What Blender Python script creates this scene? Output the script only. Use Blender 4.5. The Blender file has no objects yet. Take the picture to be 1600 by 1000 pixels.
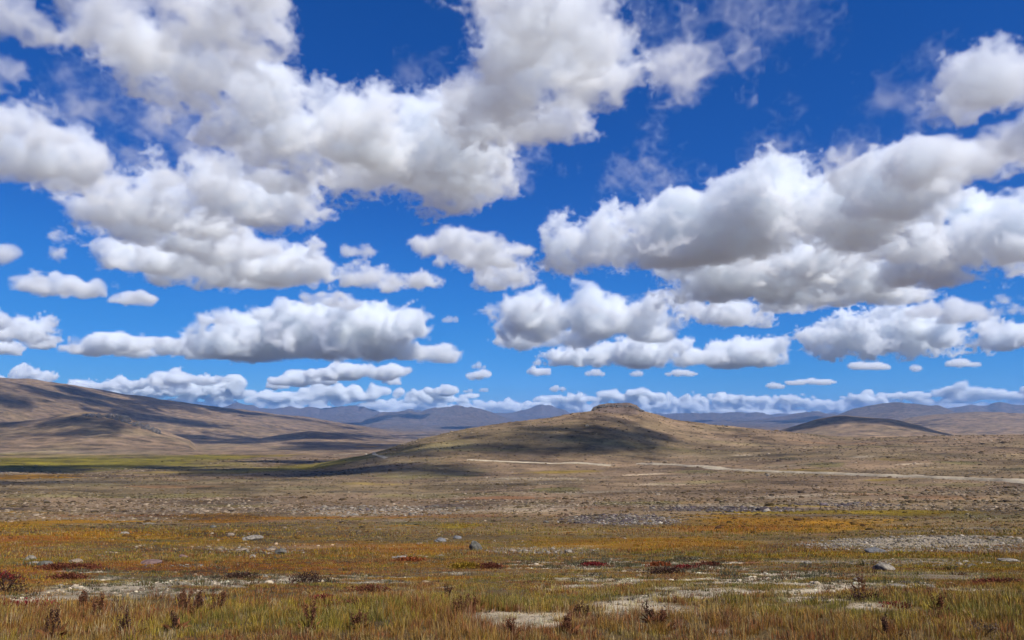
import bpy, math, time, numpy as np
from mathutils import Vector
t0 = time.time()
R = math.radians
C = bpy.context.scene.collection
sc = bpy.context.scene
F = 1186.0                     # focal length in pixels of the 1600 wide photo
PITCH = math.atan(150.0 / F)
# ---------------------------------------------------------------- camera
cam = bpy.data.cameras.new('camera'); co = bpy.data.objects.new('camera', cam); C.objects.link(co)
cam.sensor_width = 36.0; cam.lens = 36.0 * F / 1600.0
cam.clip_start = 0.05; cam.clip_end = 200000.0
co.location = (0, 0, 0); co.rotation_euler = (R(90) + PITCH, 0, 0)
sc.camera = co
# ---------------------------------------------------------------- sky and sun
SUN_AZ = R(135.0)      # clockwise from +Y (the view direction): behind the camera, to the right
SUN_EL = R(50.0)
SD = Vector((math.sin(SUN_AZ) * math.cos(SUN_EL), math.cos(SUN_AZ) * math.cos(SUN_EL), math.sin(SUN_EL)))
w = bpy.data.worlds.new('World'); sc.world = w; w.use_nodes = True
nt = w.node_tree; nt.nodes.clear()
sky = nt.nodes.new('ShaderNodeTexSky'); sky.sky_type = 'NISHITA'; sky.sun_disc = False
sky.sun_elevation = SUN_EL; sky.sun_rotation = SUN_AZ
sky.altitude = 4100; sky.air_density = 1.0; sky.dust_density = 0.0; sky.ozone_density = 10.0
bg = nt.nodes.new('ShaderNodeBackground'); bg.inputs['Strength'].default_value = 0.12
wo = nt.nodes.new('ShaderNodeOutputWorld')
def vscale(src, k):
    n_ = nt.nodes.new('ShaderNodeVectorMath'); n_.operation = 'SCALE'; n_.inputs['Scale'].default_value = k; nt.links.new(src, n_.inputs[0]); return n_.outputs[0]
crv = nt.nodes.new('ShaderNodeRGBCurve')          # the deep blue of the thin air at 4100 m
for c_, pts in enumerate(([(0, 0), (.045, .005), (.126, .022), (.24, .05), (.464, .12), (1, .35)], [(0, 0), (.102, .053), (.174, .088), (.284, .155), (.491, .24), (.752, .33), (1, .45)], [(0, 0), (.264, .245), (.43, .36), (.646, .50), (.915, .60), (1, .64)])):
    cc = crv.mapping.curves[c_]
    while len(cc.points) < len(pts): cc.points.new(.5, .5)
    for p_, (a_, b_) in zip(cc.points, pts): p_.location = (a_, b_); p_.handle_type = 'AUTO_CLAMPED'
crv.mapping.extend = 'HORIZONTAL'; crv.mapping.update()
nt.links.new(vscale(sky.outputs[0], 0.12), crv.inputs['Color'])
nt.links.new(vscale(crv.outputs[0], 1 / 0.12), bg.inputs['Color']); nt.links.new(bg.outputs[0], wo.inputs['Surface'])
sl = bpy.data.lights.new('sun', 'SUN'); sl.energy = 4.5; sl.angle = R(0.5); sl.color = (1.0, 0.96, 0.895)
so = bpy.data.objects.new('sun', sl); C.objects.link(so); so.rotation_euler = SD.to_track_quat('Z', 'Y').to_euler()
sc.view_settings.view_transform = 'Standard'; sc.view_settings.look = 'None'
sc.view_settings.exposure = 0.4; sc.view_settings.gamma = 1.0
cy = sc.cycles
cy.max_bounces = 14; cy.diffuse_bounces = 2; cy.glossy_bounces = 1; cy.transmission_bounces = 2
cy.volume_bounces = 11; cy.transparent_max_bounces = 16
cy.volume_step_rate = 1.0; cy.volume_max_steps = 512
cy.use_denoising = True
try:
    cy.denoiser = 'OPENIMAGEDENOISE'; cy.denoising_prefilter = 'ACCURATE'; cy.denoising_input_passes = 'RGB_ALBEDO_NORMAL'
except Exception: pass
cy.use_adaptive_sampling = True; cy.adaptive_threshold = 0.03; cy.adaptive_min_samples = 24

def ray(px, py):                    # direction through a pixel of the photo (1600 x 1000)
    u = (px - 800) / F; v = (500 - py) / F
    d = np.array([u, math.cos(PITCH) - v * math.sin(PITCH), math.sin(PITCH) + v * math.cos(PITCH)])
    return d / np.linalg.norm(d)
# ---------------------------------------------------------------- terrain height: a table of measured distances plus ridges plus relief
def hash2(ix, iy, seed):
    h = (ix.astype(np.int64) * 374761393 + iy.astype(np.int64) * 668265263 + seed * 1274126177) & 0xFFFFFFFF
    h = ((h ^ (h >> 13)) * 1103515245) & 0xFFFFFFFF
    h = ((h ^ (h >> 16)) * 668265263) & 0xFFFFFFFF
    return ((h ^ (h >> 15)) & 0xFFFFFF).astype(np.float32) / float(0xFFFFFF) * 2 - 1
def noise2(x, y, L, seed=0):
    a = x * (0.8 / L) + y * (0.6 / L) + 37.3 + seed; b = y * (0.8 / L) - x * (0.6 / L) + 11.7
    i = np.floor(a); j = np.floor(b); u = (a - i).astype(np.float32); v = (b - j).astype(np.float32)
    u = u * u * (3 - 2 * u); v = v * v * (3 - 2 * v)
    h00 = hash2(i, j, seed); h10 = hash2(i + 1, j, seed); h01 = hash2(i, j + 1, seed); h11 = hash2(i + 1, j + 1, seed)
    return (h00 * (1 - u) + h10 * u) * (1 - v) + (h01 * (1 - u) + h11 * u) * v
def fbm2(x, y, L, n, seed=0, g=0.5):
    s = 0; a = 1.0; t = 0
    for k in range(n):
        s = s + a * noise2(x, y, L / 2 ** k, seed + k * 7); t += a; a *= g
    return s / t
def sstep(a, b, x):
    t = np.clip((x - a) / (b - a), 0, 1); return t * t * (3 - 2 * t)

DS = [1, 3, 5.4, 8, 12, 20, 35, 60, 100, 170, 300, 500, 800, 1200, 1600, 2000, 2600, 3500, 5000, 8000, 14000, 22000, 40000]
COLS = {
 -300: [0, 0, 1000, 945, 912, 886, 862, 838, 820, 802, 782, 765, 749, 735, 724, 716, 708, 700, 692, 682, 670, 662, 657],
 300:  [0, 0, 1000, 945, 912, 886, 862, 838, 819, 800, 780, 763, 747, 734, 723, 715, 707, 701, 692, 682, 670, 662, 657],
 600:  [0, 0, 1000, 945, 912, 886, 862, 838, 817, 799, 778, 760, 742, 729, 719, 712, 706, 701, 693, 682, 670, 662, 657],
 900:  [0, 0, 1000, 945, 912, 885, 860, 836, 815, 796, 774, 753, 736, 722, 713, 706, 701, 697, 690, 680, 669, 662, 657],
 1200: [0, 0, 1000, 945, 912, 885, 860, 835, 813, 794, 770, 748, 725, 702, 686, 679, 690, 692, 686, 677, 668, 661, 657],
 1500: [0, 0, 1000, 945, 912, 885, 861, 836, 814, 795, 771, 748, 722, 699, 682, 676, 686, 689, 684, 675, 666, 660, 657],
 2000: [0, 0, 1000, 945, 912, 885, 861, 836, 814, 795, 771, 748, 722, 698, 680, 672, 680, 684, 680, 673, 665, 660, 657],
}
RIDGES = [  # skyline points (photo px, row), distance at those points, width towards us, width behind, exponent
 ([(-600,560),(-200,578),(0,589),(40,592),(65,597),(110,603),(190,617),(250,626),(300,632),(350,638),(420,645),(500,655),(560,665),(640,682),(680,690)], [(-600,6500),(0,7000),(640,9500)], 3800, 4000, 1.15),
 ([(-300,666),(-60,665),(0,663),(60,657),(100,651),(130,647),(165,648),(190,653),(215,661),(240,670),(270,680),(310,692)], [(0,3900),(300,3700)], 1400, 700, 1.6),
 ([(400,686),(460,677),(490,673),(530,677),(580,685),(640,697),(680,702)], [(450,5300),(650,5300)], 1600, 900, 1.7),
 ([(400,745),(470,733),(520,722),(545,716),(570,711),(620,696),(660,684),(700,676),(760,664),(800,658),(860,650),(900,642),(922,640),(965,638),(1003,641),(1025,647),(1050,654),(1075,659),(1110,663),(1180,671),(1250,677),(1320,686),(1400,694)], [(540,1250),(965,1500),(1300,1750)], 620, 700, 1.25),
 ([(912,646),(922,641),(927,634),(938,630),(950,628),(985,629),(995,633),(1003,640),(1012,647)], [(965,1500)], 110, 150, .45),
 ([(1190,683),(1215,675),(1240,668),(1270,659),(1300,653),(1320,651),(1345,652),(1385,656),(1420,664),(1450,672),(1470,677),(1500,684)], [(1190,4500)], 1100, 1000, 1.2),
 ([(1360,670),(1390,661),(1430,653),(1460,650),(1530,646),(1600,648),(1700,644),(2100,640)], [(1190,9500)], 3500, 2500, 1.1),
 ([(1270,664),(1290,659),(1315,649),(1335,641),(1355,637),(1378,633),(1400,630),(1425,630),(1450,633),(1470,637),(1490,646),(1520,655)], [(1190,14500)], 4000, 3000, 1.1),
 ([(1180,660),(1215,656),(1240,652),(1262,648),(1278,647),(1290,650),(1330,655),(1400,655),(1440,648),(1462,635),(1470,636),(1482,641),(1500,638),(1520,635),(1532,637),(1545,638),(1556,634),(1567,633),(1580,636),(1600,637),(1700,628),(2000,640)], [(1190,22000)], 4500, 3000, 1.3),
 ([(1020,654),(1050,650),(1070,648),(1085,647),(1095,649),(1110,648),(1125,650),(1150,647),(1165,649),(1180,647),(1195,649),(1205,654),(1225,657)], [(1190,27000)], 4000, 2000, 1.2),
 ([(560,664),(590,652),(620,646),(640,643),(655,647),(680,641),(695,640),(712,638),(722,639),(745,643),(770,648),(790,655),(810,661)], [(1190,19500)], 3800, 2500, 1.1),
 ([(330,642),(352,636),(362,632),(368,631),(380,635),(395,636),(405,640),(420,640),(440,638),(470,639),(485,637),(500,642),(525,637),(540,637),(552,636),(560,639),(568,637),(575,641),(600,649),(625,646),(640,641),(647,642),(655,641),(662,646),(672,642),(680,648),(760,650),(790,648),(815,644),(832,640),(840,636),(846,634),(853,636),(862,637),(872,643),(882,643),(890,647),(960,652)], [(1190,26500)], 4000, 2500, 1.2),
 ([(-900,648),(2500,648)], [(1190,33500)], 3000, 2000, 1.0),
]
PX0, PXN, PXS = -1000.0, 1201, 3.0
LD0, LDN = 0.0, 1330; LDS = math.log(40000.0) / (LDN - 1)
def build_table():
    ld = LD0 + np.arange(LDN) * LDS; D = np.exp(ld); pxs = PX0 + np.arange(PXN) * PXS
    lds = np.log(np.array(DS, float)); cols = sorted(COLS)
    def tan_el(px, y):
        v = (500 - y) / F; u = (px - 800) / F
        return (math.sin(PITCH) + v * math.cos(PITCH)) / np.hypot(u, math.cos(PITCH) - v * math.sin(PITCH))
    prof = []
    for c in cols:
        t = tan_el(c, np.array(COLS[c], float)); z = t * np.array(DS); z[:3] = -1.6
        te = np.interp(ld, lds, z / np.array(DS)) * D
        k = np.exp(-0.5 * (np.arange(-60, 61) * LDS / 0.16) ** 2); k /= k.sum()
        te = np.convolve(np.pad(te / D, 60, 'edge'), k, 'valid') * D
        te[D < 3.2] = te[D < 3.2] * 0 - 1.6
        prof.append(te)
    prof = np.array(prof); T = np.empty((PXN, LDN), np.float32)
    for j in range(LDN): T[:, j] = np.interp(pxs, cols, prof[:, j])
    k = np.exp(-0.5 * (np.arange(-60, 61) / 25.0) ** 2); k /= k.sum()
    T = np.apply_along_axis(lambda a: np.convolve(np.pad(a, 60, 'edge'), k, 'valid'), 0, T)
    base = T.copy()
    for sk, dd, wf, wb, ex in RIDGES:
        sx = [p[0] for p in sk]; D0 = np.interp(pxs, [p[0] for p in dd], [p[1] for p in dd])
        y = np.interp(pxs, sx, [p[1] for p in sk]); zt = tan_el(pxs, y) * D0
        j0 = np.clip(((np.log(D0) - LD0) / LDS), 0, LDN - 1).astype(int)
        p = np.maximum(zt - base[np.arange(PXN), j0], 0)
        p *= ((pxs >= sx[0]) & (pxs <= sx[-1])) | (sx[0] < -250) | (sx[-1] > 1650)
        if sx[0] > -250: p *= sstep(sx[0], sx[0] + 12, pxs)
        if sx[-1] < 1650: p *= 1 - sstep(sx[-1] - 12, sx[-1], pxs)
        t = D[None, :] - D0[:, None]; t = np.where(t < 0, -t / wf, t / wb)
        q = np.clip(1 - t, 0, 1) ** ex
        q = q * q * (3 - 2 * q) * 0.45 + q * 0.55
        T = np.maximum(T, base + p[:, None] * q)
    return T.astype(np.float32), base.mean(0).astype(np.float32)
TAB, GEN = build_table()
def tab(px, D):
    a = np.clip((px - PX0) / PXS, 0, PXN - 1.001); b = np.clip((np.log(D) - LD0) / LDS, 0, LDN - 1.001)
    i = a.astype(int); j = b.astype(int); u = a - i; v = b - j
    return (TAB[i, j] * (1 - u) + TAB[i + 1, j] * u) * (1 - v) + (TAB[i, j + 1] * (1 - u) + TAB[i + 1, j + 1] * u) * v
KPX = F * (math.cos(PITCH) + 150.0 / F * math.sin(PITCH))
def polar(x, y):
    D = np.maximum(np.hypot(x, y), 1.0); az = np.arctan2(x, y)
    px = 800 + KPX * np.tan(np.clip(az, -1.15, 1.15)); return D, az, px
def height(x, y):
    x = np.asarray(x, float); y = np.asarray(y, float)
    D, az, px = polar(x, y)
    w_ = sstep(1.0, 1.6, np.abs(az)); z = tab(px, D)
    g = np.interp(np.log(D), LD0 + np.arange(LDN) * LDS, GEN)
    z = z * (1 - w_) + g * w_
    far = sstep(1500, 6000, D)
    z = z + fbm2(x, y, 900, 4, 3) * 14 * sstep(900, 5000, D) * (1 - 0.4 * sstep(8000, 14000, D))
    r = 1 - np.abs(fbm2(x, y, 1500, 5, 9)) * 2.6
    z = z + r * 38 * sstep(7000, 16000, D) 
    z = z + (1 - np.abs(fbm2(x, y, 620, 4, 13)) * 2.6) * 13 * sstep(2600, 4500, D) + (1 - np.abs(fbm2(x, y, 700, 5, 17)) * 2.6) * 60 * sstep(15000, 20000, D)
    z = z + fbm2(x, y, 160, 3, 21) * 5.0 * sstep(120, 1200, D)
    z = z + fbm2(x, y, 40, 3, 25) * 1.5 * sstep(40, 400, D)
    z = z + fbm2(x, y, 9, 3, 31) * 0.22 * sstep(9, 60, D)
    z = z + fbm2(x, y, 1.6, 3, 41) * (0.035 + 0.05 * sstep(10, 100, D))
    return z
def hit(px, y):                     # first point of the terrain along a ray of the photo
    r = ray(px, y); D = np.exp(np.linspace(math.log(3.0), math.log(36000), 2600)); hz = math.hypot(r[0], r[1])
    zz = r[2] / hz * D; hh = height(r[0] / hz * D, r[1] / hz * D)
    k = np.nonzero(zz <= hh)[0]; k = k[0] if len(k) else len(D) - 1
    if k > 0 and len(np.nonzero(zz <= hh)[0]):
        a = (zz[k - 1] - hh[k - 1]); b = hh[k] - zz[k]; t = a / max(a + b, 1e-9); d = D[k - 1] * (1 - t) + D[k] * t
    else: d = D[k]
    x, yy = r[0] / hz * d, r[1] / hz * d
    return float(x), float(yy), float(height(np.array([x]), np.array([yy]))[0]), float(d)

# ---------------------------------------------------------------- what covers the ground where (albedo, plus shade put into the far ranges)
STONE = (.152, .108, .070); GREEN = (.108, .088, .018); YEL = (.150, .105, .020); ORA = (.190, .100, .018); RUST = (.150, .058, .024)
PALE = (.46, .385, .28); GRAV = (.205, .17, .125); OLIVE = (.108, .088, .044); DARK = (.060, .048, .045); TAN = (.19, .155, .11)
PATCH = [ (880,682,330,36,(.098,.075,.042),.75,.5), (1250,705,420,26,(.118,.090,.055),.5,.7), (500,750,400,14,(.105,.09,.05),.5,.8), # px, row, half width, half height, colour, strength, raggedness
 (150,706,260,6,TAN,.5,.5),
(820,748,130,1.5,TAN,0.6,0.9), (620,757,120,1.3,TAN,0.5,0.9), (1050,757,110,2,TAN,0.45,0.9), (400,786,120,2,GRAV,0.9,0.9), (900,770,200,2,TAN,0.9,0.9), (1250,770,200,2,DARK,0.35,0.9), (700,775,160,3,OLIVE,0.8,0.9), (1400,775,180,3,RUST,0.3,1.0), (1150,752,120,2.5,OLIVE,0.8,0.9), (1450,758,140,2.5,OLIVE,0.7,0.9), (300,760,160,2.5,RUST,0.35,1.0), (860,738,120,3,YEL,0.6,0.8), (1000,696,120,5,OLIVE,0.6,0.9), (1250,690,160,4,RUST,0.3,1.0), (700,806,180,2.5,RUST,0.4,1.0), (250,806,200,3,RUST,0.45,1.0), (1180,776,160,3,GRAV,0.6,1.0),
 (120,722,400,19,GREEN,1.2,.3), (330,715,200,5,GREEN,1,.4), (500,727,130,8,GREEN,.8,.5), (70,746,130,5,ORA,.9,.5), (330,738,150,4,YEL,.5,.6), (420,712,120,3,YEL,.7,.5),
 (660,744,150,6,OLIVE,1,.7), (600,757,110,3,YEL,.5,.8), (250,776,110,5,OLIVE,1,.7), (60,775,90,4,OLIVE,.9,.7), (350,790,140,4,OLIVE,.8,.8), (20,795,60,2,DARK,.9,.4),
 (720,822,45,7,YEL,.9,.6), (640,818,60,4,OLIVE,1,.6), (560,812,40,4,YEL,.7,.7), (860,766,45,5,OLIVE,1,.6), (1000,786,90,5,OLIVE,1,.6), (450,764,120,5,OLIVE,.7,.8), (480,840,120,5,ORA,.6,.7),
 (1085,737,60,4,OLIVE,1,.6), (1290,726,34,5,OLIVE,1,.6), (1490,722,60,4,OLIVE,1,.7), (1230,716,30,3,OLIVE,.8,.7), (1590,733,40,4,OLIVE,.8,.7), (1400,718,60,3,YEL,.4,.8), (760,702,80,4,OLIVE,.8,.8), (650,700,90,6,OLIVE,.7,.8),
 (1160,712,30,2,PALE,.5,.8), (1340,714,30,2,PALE,.5,.8), (1420,725,50,2,PALE,.5,.8), (1010,741,40,1,PALE,.4,.8), (700,741,90,2,TAN,.35,.9), (560,768,150,2,TAN,.3,.9), (1080,790,120,4,GRAV,.5,.9), (820,795,110,6,GRAV,.5,.8), (600,795,160,6,GRAV,.4,.8),
 (970,813,95,10,DARK,.75,.8), (1130,796,150,5,DARK,.7,.8),
 (1200,819,260,20,ORA,1.1,.4), (1000,848,260,13,ORA,1.1,.4), (1120,826,120,9,RUST,.6,.7), (1300,801,280,6,YEL,.9,.5), (1520,808,120,6,OLIVE,.9,.6), (1380,868,240,6,YEL,1,.5), (1500,888,220,8,YEL,.9,.5), (1100,868,200,5,YEL,.8,.6),
 (1450,848,230,15,GRAV,1,.6), (1300,853,60,6,GRAV,.8,.7), (1330,878,160,5,GRAV,.7,.9), (850,860,120,6,GRAV,.5,.9), (1420,900,150,6,GRAV,.6,1.), (1520,912,90,6,RUST,.5,.8),
 (220,836,380,26,ORA,1.0,1.1),(60,858,240,22,RUST,.9,.7),(500,862,280,16,(.18,.082,.022),.8,.8), (40,820,160,10,ORA,.8,1.1), (420,812,160,5,RUST,.4,.8), (150,862,200,12,OLIVE,.8,.7), (420,855,150,6,GRAV,.4,.9),
 (90,888,220,16,RUST,1.,.5), (430,885,360,17,(.175,.072,.022),1.,.5), (560,880,220,10,RUST,.6,.6), (650,882,150,9,YEL,.6,.7), (30,905,110,12,RUST,.9,.6), (300,890,200,8,RUST,.5,.7),
 (980,880,220,8,RUST,.4,.8),
]
_rg = np.random.default_rng(12)
for _k in range(190):                # the small streaks of different cover that run over the plain
    _y = _rg.uniform(686, 905); _c = (OLIVE, YEL, RUST, ORA, TAN, GRAV, DARK, OLIVE, PALE)[_rg.integers(9)] if _y < 800 else (OLIVE, YEL, RUST, ORA, ORA, RUST, GRAV)[_rg.integers(7)]
    _f = .5 + (_y - 686) / 150.0
    PATCH.insert(0, (_rg.uniform(-100, 1700), _y, _rg.uniform(25, 110), _rg.uniform(1.2, 4.0) * _f, _c, _rg.uniform(.25, .65) * (.35 if _c == PALE else 1), .9))
SAND = [(230,918,150,19,1.15), (380,906,150,8,.9), (80,935,90,7,.9), (1030,930,280,34,1.05), (1200,915,170,26,.9), (1385,911,80,8,.9), (830,968,80,16,.9), (1350,948,90,9,.7), (1010,885,260,14,.6), (560,905,90,10,.5), (1500,925,100,10,.5), (1110,985,90,7,.4), (700,895,160,10,.35)]
def patch_par(px, row, rx, ry):
    a = hit(px, min(row + ry, 1100))[3]; b = hit(px, max(row - ry, 652))[3]; c = hit(px, row)[3]
    l0 = math.log(c); da = max(l0 - math.log(a), .004); db = max(math.log(b) - l0, .004)
    return l0, min(da, 0.9), min(db, 0.9)
PP = [patch_par(*p[:4]) for p in PATCH]; SP = [patch_par(*p[:4]) for p in SAND]
def pmask(px, lnD, p, par, nz):
    l0, da, db = par; v = lnD - l0; v = np.where(v < 0, v / da, v / db); u = (px - p[0]) / p[2]
    return 1 - np.sqrt(u * u + v * v) + nz
def relnoise(x, y, px, lnD, seed):  # noise whose grain follows distance
    a = px / 46.0; b = lnD / 0.085
    return a, b
def cover(x, y):
    """albedo, sand share, at ground points"""
    D, az, px = polar(x, y); ln = np.log(D)
    L1 = np.clip(D * 0.10, 1.2, 400)
    n = 0; wt = 0
    for L in (1.0, 3.0, 9.0, 27.0, 81.0, 243.0, 729.0):      # keep the octaves that suit the distance
        ww = np.exp(-((np.log(L) - np.log(L1)) / 1.3) ** 2); n = n + ww * (noise2(x, y, L, 51) + 0.7 * noise2(x, y, L * 0.4, 52)); wt = wt + ww
    n = n / wt
    big = fbm2(x, y, 700, 5, 71)
    col = np.array(STONE, np.float32) * (1 + 0.22 * n + 0.25 * big)[:, None]
    tint = sstep(-.2, .6, noise2(x, y, 180, 61) + 0.6 * n)[:, None]
    col = col * (1 - 0.35 * tint) + np.array(OLIVE, np.float32) * 0.35 * tint * 1.1
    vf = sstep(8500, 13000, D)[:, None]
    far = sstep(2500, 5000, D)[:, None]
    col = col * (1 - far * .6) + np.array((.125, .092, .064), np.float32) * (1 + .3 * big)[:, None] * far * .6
    col = col * (1 - vf * .7) + np.array((.060, .054, .054), np.float32) * vf * .7  # distant ranges darkened in colour to stand for cloud shadow on them
    nearm = 1 - sstep(70, 130, D)[:, None]
    col = col * (1 - .75 * nearm) + (np.array((.120, .082, .036), np.float32) * (1 + .35 * n)[:, None]) * .75 * nearm
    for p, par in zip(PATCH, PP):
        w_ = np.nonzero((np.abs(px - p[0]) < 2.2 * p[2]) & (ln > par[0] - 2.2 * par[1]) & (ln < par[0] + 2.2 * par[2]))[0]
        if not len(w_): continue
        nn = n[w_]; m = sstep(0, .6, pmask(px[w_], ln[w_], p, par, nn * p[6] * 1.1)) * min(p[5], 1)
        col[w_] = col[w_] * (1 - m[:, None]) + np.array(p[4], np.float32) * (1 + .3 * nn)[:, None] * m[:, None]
    s = np.zeros(len(D)); n2 = fbm2(x, y, .9, 3, 81) * 1.3 + .5 * noise2(x, y, 3.5, 82)
    for p, par in zip(SAND, SP):
        s = np.maximum(s, sstep(.12, .35, pmask(px, ln, p, par, n2 * .75) * p[4] - .1))
    s = s * sstep(-.25, .25, fbm2(x, y, .75, 3, 83) + .16)
    col = col * (1 - s[:, None]) + np.array(PALE, np.float32) * (1 + .15 * n)[:, None] * s[:, None]
    # steep scree and rock on the flat topped hill
    cap = sstep(0, .4, 1 - np.sqrt(((px - 965) / 48) ** 2 + ((ln - math.log(1470)) / .045) ** 2) + n * .3)[:, None]
    col = col * (1 - cap * .7) + np.array((.085, .066, .060), np.float32) * cap * .7
    lu = col.mean(1, keepdims=True); col = lu + (col - lu) * 1.24        # saturated autumn tones
    return np.clip(col, .008, .6), s

# ---------------------------------------------------------------- materials
def mat(name, rough=0.9):
    m = bpy.data.materials.new(name); m.use_nodes = True; n = m.node_tree; b = n.nodes['Principled BSDF']
    b.inputs['Roughness'].default_value = rough; b.inputs['Specular IOR Level'].default_value = 0.15
    return m, n, b
def nd(n, t, **k):
    x = n.nodes.new(t)
    for a, v in k.items(): setattr(x, a, v)
    return x
def speckle_mat(name, attr=None, color=None, scale=0.01, detail=14, lo=.45, hi=1.7, bump=.3, bscale=3.0, rough=.95, bdist=.05):
    m, n, b = mat(name, rough); tc = nd(n, 'ShaderNodeTexCoord')
    z = nd(n, 'ShaderNodeTexNoise'); z.inputs['Scale'].default_value = scale; z.inputs['Detail'].default_value = detail; z.inputs['Roughness'].default_value = .78
    n.links.new(tc.outputs['Object'], z.inputs['Vector'])
    mr = nd(n, 'ShaderNodeMapRange'); mr.inputs[1].default_value = .36; mr.inputs[2].default_value = .64; mr.inputs[3].default_value = lo; mr.inputs[4].default_value = hi
    n.links.new(z.outputs[0], mr.inputs[0])
    if attr: c = nd(n, 'ShaderNodeAttribute', attribute_name=attr).outputs['Color']
    else:
        r = nd(n, 'ShaderNodeRGB'); r.outputs[0].default_value = (*color, 1); c = r.outputs[0]
    vm = nd(n, 'ShaderNodeVectorMath', operation='SCALE'); n.links.new(c, vm.inputs[0]); n.links.new(mr.outputs[0], vm.inputs['Scale'])
    n.links.new(vm.outputs[0], b.inputs['Base Color'])
    if bump:
        q = nd(n, 'ShaderNodeTexNoise'); q.inputs['Scale'].default_value = bscale; q.inputs['Detail'].default_value = 6; q.inputs['Roughness'].default_value = .7
        n.links.new(tc.outputs['Object'], q.inputs['Vector'])
        bp = nd(n, 'ShaderNodeBump'); bp.inputs['Strength'].default_value = bump; bp.inputs['Distance'].default_value = bdist
        n.links.new(q.outputs[0], bp.inputs['Height']); n.links.new(bp.outputs[0], b.inputs['Normal'])
    return m
def np_mesh(name, co, quads=None, tris=None, smooth=False, color=None):
    me = bpy.data.meshes.new(name); me.vertices.add(len(co)); me.vertices.foreach_set('co', np.ascontiguousarray(co, np.float32).ravel())
    f = []; st = []; tot = 0
    if quads is not None and len(quads): f.append(quads.ravel()); st.append(np.arange(len(quads)) * 4); tot = len(quads) * 4
    if tris is not None and len(tris): f.append(tris.ravel()); st.append(tot + np.arange(len(tris)) * 3)
    f = np.concatenate(f).astype(np.int32); st = np.concatenate(st).astype(np.int32)
    me.loops.add(len(f)); me.loops.foreach_set('vertex_index', f)
    me.polygons.add(len(st)); me.polygons.foreach_set('loop_start', st)
    if smooth: me.polygons.foreach_set('use_smooth', np.ones(len(st), bool))
    if color is not None:
        a = me.attributes.new('tone', 'FLOAT_COLOR', 'POINT'); c = np.ones((len(co), 4), np.float32); c[:, :3] = color; a.data.foreach_set('color', c.ravel())
    me.update(calc_edges=True); return me
def link(name, me, m, **props):
    me.materials.append(m); o = bpy.data.objects.new(name, me); C.objects.link(o)
    for k, v in props.items(): o[k] = v
    return o
GM = speckle_mat('ground_cover', attr='tone', scale=0.012, detail=15, lo=.22, hi=2.0, bump=.75, bscale=1.2, bdist=.3)
# ---------------------------------------------------------------- the ground sheet
az_d = np.radians(np.arange(-40, 40.001, 0.075)); az_c = np.radians(np.arange(44, 317, 4.0))
AZ = np.concatenate([az_d, az_c]); RD = np.exp(np.arange(math.log(1.2), math.log(36000), 0.0062))
def build_ground():
    A, Dg = np.meshgrid(AZ, RD); x = (np.sin(A) * Dg).ravel(); y = (np.cos(A) * Dg).ravel()
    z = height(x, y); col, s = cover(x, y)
    co = np.stack([x, y, z], 1); nr, na = A.shape
    idx = np.arange(nr * na).reshape(nr, na); nx = np.roll(idx, -1, 1)
    q = np.stack([idx[:-1], nx[:-1], nx[1:], idx[1:]], -1).reshape(-1, 4)[:, ::-1]
    co = np.vstack([co, [[0, 0, -1.6]]]); c = len(co) - 1
    t = np.stack([np.full(na, c), nx[0], idx[0]], 1)[:, ::-1]; col = np.vstack([col, col[:1]])
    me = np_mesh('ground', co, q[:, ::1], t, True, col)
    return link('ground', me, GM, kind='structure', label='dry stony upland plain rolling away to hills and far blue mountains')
ground = build_ground()
print('ground', time.time() - t0)
# ---------------------------------------------------------------- road
def smooth_line(pts, n):
    P = np.array(pts, float); s = np.concatenate([[0], np.cumsum(np.linalg.norm(np.diff(P, axis=0), axis=1))]); t = np.linspace(0, s[-1], n)
    Q = np.stack([np.interp(t, s, P[:, k]) for k in range(2)], 1)
    k = np.exp(-0.5 * (np.arange(-6, 7) / 3.0) ** 2); k /= k.sum()
    R_ = np.stack([np.convolve(np.pad(Q[:, j], 6, 'edge'), k, 'valid') for j in range(2)], 1); R_[0] = Q[0]; R_[-1] = Q[-1]; return R_
RM = speckle_mat('pale_road_gravel', color=(.36, .295, .20), scale=.05, detail=12, lo=.6, hi=1.35, bump=.4, bscale=2.0, bdist=.1)
def road(pix, width, rise, label):
    pts = [hit(*p)[:2] for p in pix]; L = sum(math.dist(a, b) for a, b in zip(pts, pts[1:]))
    n = max(int(L / 3.0), 40); P = smooth_line(pts, n); T_ = np.gradient(P, axis=0); T_ /= np.linalg.norm(T_, axis=1)[:, None]; Nn = np.stack([-T_[:, 1], T_[:, 0]], 1)
    prof = [(-1.0, -.6), (-.62, .85), (-.3, 1.0), (0, .93), (.3, 1.0), (.62, .85), (1.0, -.6)]
    co = []
    w_ = 1 + .35 * noise2(P[:, 0], P[:, 1], 25, 5) + .25 * noise2(P[:, 0], P[:, 1], 7, 6)
    cz = height(P[:, 0], P[:, 1]); k = np.ones(9) / 9; cz = np.convolve(np.pad(cz, 4, 'edge'), k, 'valid')
    for a, h in prof:
        q = P + Nn * (a * width * .5 * w_)[:, None]; hz = height(q[:, 0], q[:, 1])
        co.append(np.column_stack([q, np.maximum(hz * .5 + cz * .5, hz) + h * rise * (1 + .2 * noise2(q[:, 0], q[:, 1], 4, 8))]))
    co = np.stack(co, 1); m = len(prof); idx = np.arange(n * m).reshape(n, m)
    q = np.stack([idx[:-1, :-1], idx[1:, :-1], idx[1:, 1:], idx[:-1, 1:]], -1).reshape(-1, 4)
    return link('dirt_road', np_mesh('dirt_road', co.reshape(-1, 3), q), RM, kind='structure', label=label)
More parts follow.
